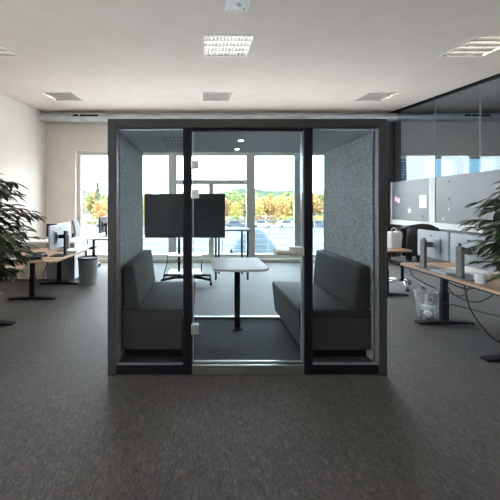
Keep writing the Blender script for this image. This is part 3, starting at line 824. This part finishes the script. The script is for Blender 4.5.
# ------------------------------------------------------------------ cables under the right desk
def cable(pts, r, label, n=14, mat='blackplastic'):
    pts = [Vector(p) for p in pts]
    out = []
    P = [pts[0] * 2 - pts[1]] + pts + [pts[-1] * 2 - pts[-2]]
    for i in range(1, len(P) - 2):
        for k in range(n):
            t = k / n; a, b_, c, d = P[i - 1], P[i], P[i + 1], P[i + 2]
            out.append(.5 * ((2 * b_) + (-a + c) * t + (2 * a - 5 * b_ + 4 * c - d) * t * t + (-a + 3 * b_ - 3 * c + d) * t ** 3))
    out.append(pts[-1])
    b = MB(); b.tube(out, r, 8); o = b.build('power_cable', mat, smooth=True)
    return tag(o, label, 'cable', 'loose desk cables')
cable([at(445, 272, 3.25) + Vector((0, 0, -.02)), at(450, 283, 3.25), at(470, 289, 3.22), at(492, 281, 3.18), at(502, 272, 3.12)], .006, 'upper looping black cable hanging under the right desk')
cable([at(443, 279, 3.35), at(455, 295, 3.33), at(476, 302, 3.28), at(494, 294, 3.15), at(508, 276, 3.0)], .006, 'lower sagging black cable hanging under the right desk')
cable([at(441, 302, 3.55), at(462, 307, 3.4), at(485, 313, 3.2), at(512, 319, 2.95)], .0055, 'nearly straight black cable running right from the desk leg')
cable([at(464, 285, 3.25), at(470, 308, 3.18), at(482, 326, 3.1), at(497, 341, 3.05), Vector((3.22, 2.93, .008)), Vector((3.5, 2.85, .007))], .007, 'black cable dropping from the right desk to the carpet')
cable([at(410, 264, 3.88) + Vector((0, 0, -.03)), at(412, 275, 3.86), at(424, 283, 3.8), at(436, 288, 3.74)], .006, 'short black cable hanging at the far end of the right desk')
cable([at(447, 275, 3.4), at(445, 283, 3.4), at(449, 292, 3.38), at(462, 296, 3.3), at(470, 287, 3.26)], .005, 'thin black cable curled around the right desk leg')
cable([at(48, 258, 4.8), at(46, 268, 4.85), at(43, 274, 4.9), at(44, 281, 5.0)], .006, 'thin dark cable hanging below the left desk')

# ------------------------------------------------------------------ potted trees
def leaf_mesh(bm, base, d, up, L, W, curl):
    d = d.normalized(); side = d.cross(up)
    if side.length < 1e-4: side = Vector((1, 0, 0))
    side.normalize(); nrm = side.cross(d)
    prof = [(0, .0), (.12, .35), (.32, .9), (.52, 1.0), (.72, .72), (.88, .34), (1.0, .0)]
    rows = []
    for t, w in prof:
        c = base + d * (L * t) - Vector((0, 0, 1)) * (curl * L * t * t)
        hw = W * w / 2
        if w == 0: rows.append([bm.verts.new(c)])
        else:
            rows.append([bm.verts.new(c - side * hw + nrm * hw * .35), bm.verts.new(c), bm.verts.new(c + side * hw + nrm * hw * .35)])
    for a, b in zip(rows, rows[1:]):
        if len(a) == 1:
            bm.faces.new((a[0], b[0], b[1])); bm.faces.new((a[0], b[1], b[2]))
        elif len(b) == 1:
            bm.faces.new((a[0], b[0], a[1])); bm.faces.new((a[1], b[0], a[2]))
        else:
            bm.faces.new((a[0], b[0], b[1], a[1])); bm.faces.new((a[1], b[1], b[2], a[2]))

def make_plant(label, loc, seed, trunk_h, rad, ztop, zlow, L, nbr, xmax=None, rz=0):
    rnd = random.Random(seed)
    root = empty('potted_tree', loc, (0, 0, 0), label, 'plant', 'potted trees')
    b = MB(); b.lathe([(.14, 0), (.19, .34), (.20, .36), (.18, .36), (.172, .32), (.01, .31)], 32); b.build('pot', 'pot', root)
    b = MB(); b.lathe([(.173, .30), (.173, .325), (.01, .33)], 24); b.build('soil', 'soil', root)
    b = MB()
    for k in range(3):
        a = R(120 * k); b.tube([(.04 * math.cos(a), .04 * math.sin(a), .30), (.03 * math.cos(a + 1), .03 * math.sin(a + 1), .30 + trunk_h * .5), (.05 * math.cos(a + 2), .05 * math.sin(a + 2), .30 + trunk_h)], .016, 8, .010)
    b.build('trunk', 'bark', root, smooth=True)
    tw = MB(); lf = MB()
    for i in range(nbr):
        ang = rnd.uniform(0, 2 * math.pi)
        zz = rnd.uniform(zlow, ztop)
        tz = (zz - zlow) / (ztop - zlow)
        rr = rad * (0.35 + .65 * rnd.random() ** .55) * (math.sin(math.pi * min(1, .22 + .72 * (1 - tz))) ** .7 if tz > .3 else (.62 + 1.15 * tz))
        p0 = Vector((.04 * math.cos(ang), .04 * math.sin(ang), max(.45, zz - rr * rnd.uniform(.15, .6))))
        end = Vector((rr * math.cos(ang), rr * math.sin(ang), zz))
        mid = (p0 + end) / 2 + Vector((0, 0, .10 * rr / rad + .02))
        pts = []
        for k in range(9):
            t = k / 8
            pts.append(p0 * (1 - t) ** 2 + mid * 2 * t * (1 - t) + end * t * t)
        tw.tube(pts, .006, 5, .002)
        n = int(5 + rr / rad * 9)
        for k in range(n):
            t = .30 + .70 * (k + 1) / n
            p = p0 * (1 - t) ** 2 + mid * 2 * t * (1 - t) + end * t * t
            dirv = (p - (p0 * (1 - (t - .05)) ** 2 + mid * 2 * (t - .05) * (1 - (t - .05)) + end * (t - .05) ** 2)).normalized()
            side = dirv.cross(Vector((0, 0, 1))).normalized() * (1 if k % 2 else -1)
            ld = dirv * rnd.uniform(.5, 1.1) + side * rnd.uniform(.15, .9) + Vector((0, 0, rnd.uniform(-.55, .12)))
            if k == n - 1: ld = dirv + Vector((0, 0, -.2))
            ll = L * rnd.uniform(.7, 1.1)
            leaf_mesh(lf.bm, p, ld, Vector((0, 0, 1)), ll, ll * rnd.uniform(.36, .48), rnd.uniform(.1, .45))
    br = tw.build('twigs', 'bark', root, smooth=True)
    lf.build('leaves', 'leaf', root, smooth=True)
    return root
make_plant('leafy green potted tree at the left edge of the photo', (-2.12, 2.55, 0), 11, 1.0, .66, 1.72, .74, .135, 230)
make_plant('leafy green potted tree at the right edge of the photo', (2.90, 2.22, 0), 23, .95, .68, 1.66, .68, .145, 230)

# ------------------------------------------------------------------ OUTSIDE
GZ = -3.2
M['pave'] = noise_mat('bounce_paving', [(.3, (.50, .50, .49)), (.7, (.62, .62, .60))], (.3, .3, .3), .9)
M['grass'] = noise_mat('autumn_grass', [(.3, (.06, .065, .02)), (.7, (.12, .10, .035))], (.5, .5, .5), .95)
M['hill'] = noise_mat('wooded_ridge', [(.3, (.018, .028, .017)), (.7, (.05, .062, .032))], (.25, .25, .25), .95)
M['deck'] = noise_mat('balcony_concrete', [(.3, (.42, .42, .41)), (.7, (.50, .50, .49))], (2, 2, 2), .85)
M['tarp'] = noise_mat('blue_tarpaulin', [(.3, (.013, .027, .038)), (.7, (.018, .033, .044))], (2, 2, 2), .6)
M['carwhite'] = nmat('white_car_paint', (.7, .7, .7), .25, coat=.5)
M['cardark'] = nmat('dark_car_paint', (.05, .06, .08), .25, coat=.5)
M['carglass'] = nmat('car_windows', (.03, .035, .04), .1)
M['asphalt'] = noise_mat('car_park_surface', [(.35, (.022, .0215, .020)), (.5, (.034, .033, .031)), (.60, (.12, .118, .112))], (.22, .8, .3), .9, detail=5)
b = MB(); b.box(-140, 160, 8.3, 24, GZ - .3, GZ); tag(b.build('ground', 'pave'), kind='structure')  # unseen near ground, kept pale to bounce daylight up to the ceiling
b = MB(); b.box(-140, 160, 24, 75, GZ - .3, GZ); tag(b.build('ground', 'asphalt'), kind='structure')
b = MB(); b.box(-180, 200, 75, 200, GZ - .3, GZ + .05); tag(b.build('meadow', 'grass'), 'autumn grass beyond the car park', 'grass', kind='structure')
b = MB(); b.box(XL - .2, XO + .2, YB + .3, YB + 1.7, -.25, -.04); tag(b.build('balcony_deck', 'deck'), kind='structure')
rl = empty('balcony_railing', (0, YB + 1.6, -.04), label='thin grey balcony railing outside the windows', cat='railing')
b = MB(); b.box(XL, XO, -.02, .02, 1.0, 1.04); b.build('top_rail', 'greypanel', rl)
for z in (.12, .29, .46, .63, .80):
    b = MB(); b.cyl((XL, 0, z), (XO, 0, z), .006, 6); b.build('wire', 'greypanel', rl)
for k in range(9):
    x = -3.6 + k * 1.42
    b = MB(); b.box(x - .012, x + .012, -.02, .02, 0, 1.0); b.build('post', 'greypanel', rl)
# ridge
b = MB(); rnd = random.Random(4)
n = 60; top = []; 
for i in range(n + 1):
    x = -240 + 520 * i / n
    top.append((x, 8.5 + 2.2 * math.sin(i * .45) + 1.0 * math.sin(i * 1.7)))
for (xa, za), (xb, zb) in zip(top, top[1:]):
    b.face([(xa, 150, GZ), (xb, 150, GZ), (xb, 172, zb), (xa, 172, za)])
    b.face([(xa, 172, za), (xb, 172, zb), (xb, 196, GZ), (xa, 196, GZ)])
tag(b.build('hill', 'hill'), kind='structure')
# tarpaulin heap
b = MB(); nu, nv = 20, 12; G = []
for j in range(nv + 1):
    t = j / nv; row = []
    for i in range(nu + 1):
        u = -1 + 2 * i / nu; y = -1 + 2 * t
        h = 2.7 * max(0, 1 - abs(u + .1) ** 2.2 * .85) * max(0, (1 - abs(y) ** 4)) * (1 - .22 * (u + .1 > 0) * abs(u))
        row.append(b.bm.verts.new((u * 2.2, y * 1.4, max(0.0, h) + .05 * math.sin(u * 14 + y * 3) * (h > .2))))
    G.append(row)
for a, c in zip(G, G[1:]):
    for i in range(nu): b.bm.faces.new((a[i], a[i + 1], c[i + 1], c[i]))
o = b.build('tarpaulin', 'tarp', None, smooth=True); o.location = (4.85, 26, GZ)
tag(o, 'pale blue tarpaulin over a big heap outside, seen through the pod door', 'tarpaulin')
# cars
def make_car(body, label):
    r = empty('parked_car', label=label, cat='car', group='parked cars outside')
    b = MB(); b.prism([(-2.1, .25), (2.1, .25), (2.15, .65), (1.9, .85), (1.1, .92), (.55, 1.42), (-1.1, 1.45), (-1.9, .95), (-2.12, .85)], 'y', -.85, .85); bd = b.build('body', body, r, .08, seg=3)
    b = MB(); b.prism([(.95, .95), (.5, 1.36), (-1.05, 1.38), (-1.65, .97)], 'y', -.86, .86); b.build('side_windows', 'carglass', r)
    for x in (-1.3, 1.3):
        for y in (-.8, .8):
            b = MB(); b.cyl((x, y - .1, .32), (x, y + .1, .32), .32, 18); b.build('wheel', 'blackplastic', r)
    return r
CX = [(-26, 'carwhite'), (-19.5, 'cardark'), (2, 'carwhite'), (7.2, 'cardark'), (12.5, 'carwhite'), (17.8, 'carwhite'), (24, 'cardark')]
cp = {}
cl_ = {-26: 'white car parked outside, leftmost in the left window', -19.5: 'dark car parked outside behind the left window', 2: 'white car parked outside behind the middle window',
       7.2: 'dark car parked outside, left in the big window pane', 12.5: 'white car parked outside, middle of the big window pane', 17.8: 'white car parked outside, right in the big window pane', 24: 'dark car parked outside behind the right pod window'}
for x, m in CX:
    if m not in cp: o = cp[m] = make_car(m, cl_[x])
    else: o = copy_tree(cp[m])
    o['label'] = cl_[x]; o.location = (x, 62, GZ); o.rotation_euler = (0, 0, R(random.Random(int(x * 10)).choice((0, 180))))
# trees
def tree_mats():
    out = {}
    for nm, a, c in (('orange', (.25, .125, .04), (.48, .27, .09)), ('yellow', (.31, .235, .06), (.50, .40, .12)), ('green', (.12, .15, .05), (.28, .31, .11)),
                     ('brown', (.20, .115, .06), (.36, .23, .12)), ('dark', (.08, .105, .065), (.17, .20, .12))):
        out[nm] = noise_mat('foliage_' + nm, [(.35, a), (.65, c)], (1.6, 1.6, 1.6), .9, detail=6)
    return out
TM = tree_mats()
def make_tree(kind, seed, h, w, conifer=False):
    rnd = random.Random(seed)
    r = empty('tree')
    b = MB(); b.tube([(0, 0, 0), (.1, .05, h * .35), (0, .1, h * .8)], .16, 8, .05)
    for k in range(5):
        a = rnd.uniform(0, 6.28); z = h * rnd.uniform(.3, .6)
        b.tube([(0, 0, z), (w * .35 * math.cos(a), w * .35 * math.sin(a), z + h * .18)], .06, 5, .02)
    b.build('trunk', 'bark', r)
    c = MB()
    # leaf clumps: many small tilted facets through the crown volume
    n = 900
    for k in range(n):
        if conifer:
            t = rnd.random() ** .7; rad = w * .5 * (1 - t) * math.sqrt(rnd.uniform(.2, 1)); a = rnd.uniform(0, 6.283)
            p = Vector((rad * math.cos(a), rad * math.sin(a), h * (.1 + .9 * t)))
        else:
            while True:
                q = Vector((rnd.uniform(-1, 1), rnd.uniform(-1, 1), rnd.uniform(-1, 1)))
                if .35 < q.length < 1: break
            q *= 1 + .18 * math.sin(q.x * 5 + seed) + .15 * math.sin(q.z * 6 + seed * 2) 
            p = Vector((q.x * w * .5, q.y * w * .5, h * .58 + q.z * h * .42))
        s = rnd.uniform(.12, .34)
        m = Matrix.Rotation(rnd.uniform(0, 6.28), 3, 'Z') @ Matrix.Rotation(rnd.uniform(-1.2, 1.2), 3, 'X')
        c.face([p + m @ Vector(v) for v in ((-s, -s * .6, 0), (s, -s * .6, .05), (s * .7, s * .6, 0), (-s * .8, s * .7, .05))])
    c.build('crown', TM[kind], r)
    return r
protos = [('orange', make_tree('orange', 1, 7.5, 4.7)), ('yellow', make_tree('yellow', 2, 6.5, 4.5)), ('green', make_tree('green', 3, 8, 4.8)),
          ('brown', make_tree('brown', 4, 7, 4.6)), ('orange', make_tree('orange', 5, 6, 4.7)), ('dark', make_tree('dark', 6, 10, 3.6, True))]
LAB = {'orange': 'orange autumn tree in the row beyond the car park', 'yellow': 'yellow autumn tree in the row beyond the car park', 'green': 'green leafy tree in the row beyond the car park',
       'brown': 'rust brown autumn tree in the row beyond the car park', 'dark': 'dark green conifer rising behind the autumn trees'}
used = set(); rnd = random.Random(77)
def put_tree(i, x, y, s):
    kind, p = protos[i]
    o = p if i not in used else copy_tree(p)
    used.add(i)
    o.location = (x, y, GZ + .05); o.rotation_euler = (0, 0, rnd.uniform(0, 6.28)); o.scale = (s * rnd.uniform(.8, .92), s * rnd.uniform(.8, .92), s)
    tag(o, LAB[kind], 'tree', kind + ' trees beyond the car park')
for row, (y0, kinds) in enumerate(((78, (0, 4, 1, 3, 4, 1)), (83.5, (0, 1, 3, 4, 0)), (89, (2, 0, 2, 1)), (95, (2, 2, 1, 0)), (101, (2, 2, 2, 1)))):
    x = -44 + (row % 2) * 3.1 + row * .5
    while x < 46:
        i = rnd.choice(kinds); s_ = rnd.uniform(.80, .96) + .08 * row
        if x < -16: s_ += .08
        if x < -18 and row == 1: i = 5
        if x < -18 and row == 0: i = rnd.choice((0, 4, 3))
        put_tree(i, x, y0 + rnd.uniform(-.6, .6), s_); x += 5.9
# low shrubs along the edge of the car park
def make_shrub(kind, seed):
    rr = random.Random(seed); r = empty('shrub')
    b = MB()
    for k in range(6):
        a = rr.uniform(0, 6.28); b.tube([(0, 0, 0), (.5 * math.cos(a), .5 * math.sin(a), 1.0)], .03, 5, .01)
    b.build('stem', 'bark', r)
    c = MB()
    for k in range(420):
        a = rr.uniform(0, 6.28); t = rr.uniform(0, 1); z = .15 + 1.9 * t; q = 1.25 * math.sqrt(rr.uniform(.2, 1)) * math.sqrt(max(.05, 1 - (t - .35) ** 2 * 2.2))
        p = Vector((q * math.cos(a), q * math.sin(a), z)); sz = rr.uniform(.1, .24)
        m = Matrix.Rotation(rr.uniform(0, 6.28), 3, 'Z') @ Matrix.Rotation(rr.uniform(-1.2, 1.2), 3, 'X')
        c.face([p + m @ Vector(v) for v in ((-sz, -sz * .6, 0), (sz, -sz * .6, .05), (sz * .7, sz * .6, 0), (-sz * .8, sz * .7, .05))])
    c.build('foliage', TM[kind], r)
    return r
sp = [('yellow', make_shrub('yellow', 31)), ('brown', make_shrub('brown', 32)), ('green', make_shrub('green', 33))]
SL_ = {'yellow': 'low yellow shrub at the far edge of the car park', 'brown': 'low russet shrub at the far edge of the car park', 'green': 'low green shrub at the far edge of the car park'}
x = -38; k = 0
while x < 42:
    i = k if k < 3 else rnd.choice((0, 1, 2, 1))
    o = sp[i][1] if k < 3 else copy_tree(sp[i][1])
    o.location = (x, 73.4 + rnd.uniform(-.5, .5), GZ); sc = rnd.uniform(.8, 1.05); o.scale = (sc, sc, sc); o.rotation_euler = (0, 0, rnd.uniform(0, 6.28))
    tag(o, SL_[sp[i][0]], 'shrub', sp[i][0] + ' shrubs beyond the car park')
    x += 2.9; k += 1

# ------------------------------------------------------------------ sky
w = bpy.data.worlds.new('sky'); scene.world = w; w.use_nodes = True
nt = w.node_tree; N = nt.nodes
bgn = N['Background']
bgn.inputs['Color'].default_value = (.83, .92, 1.0, 1)
bgn.inputs['Strength'].default_value = 11.0
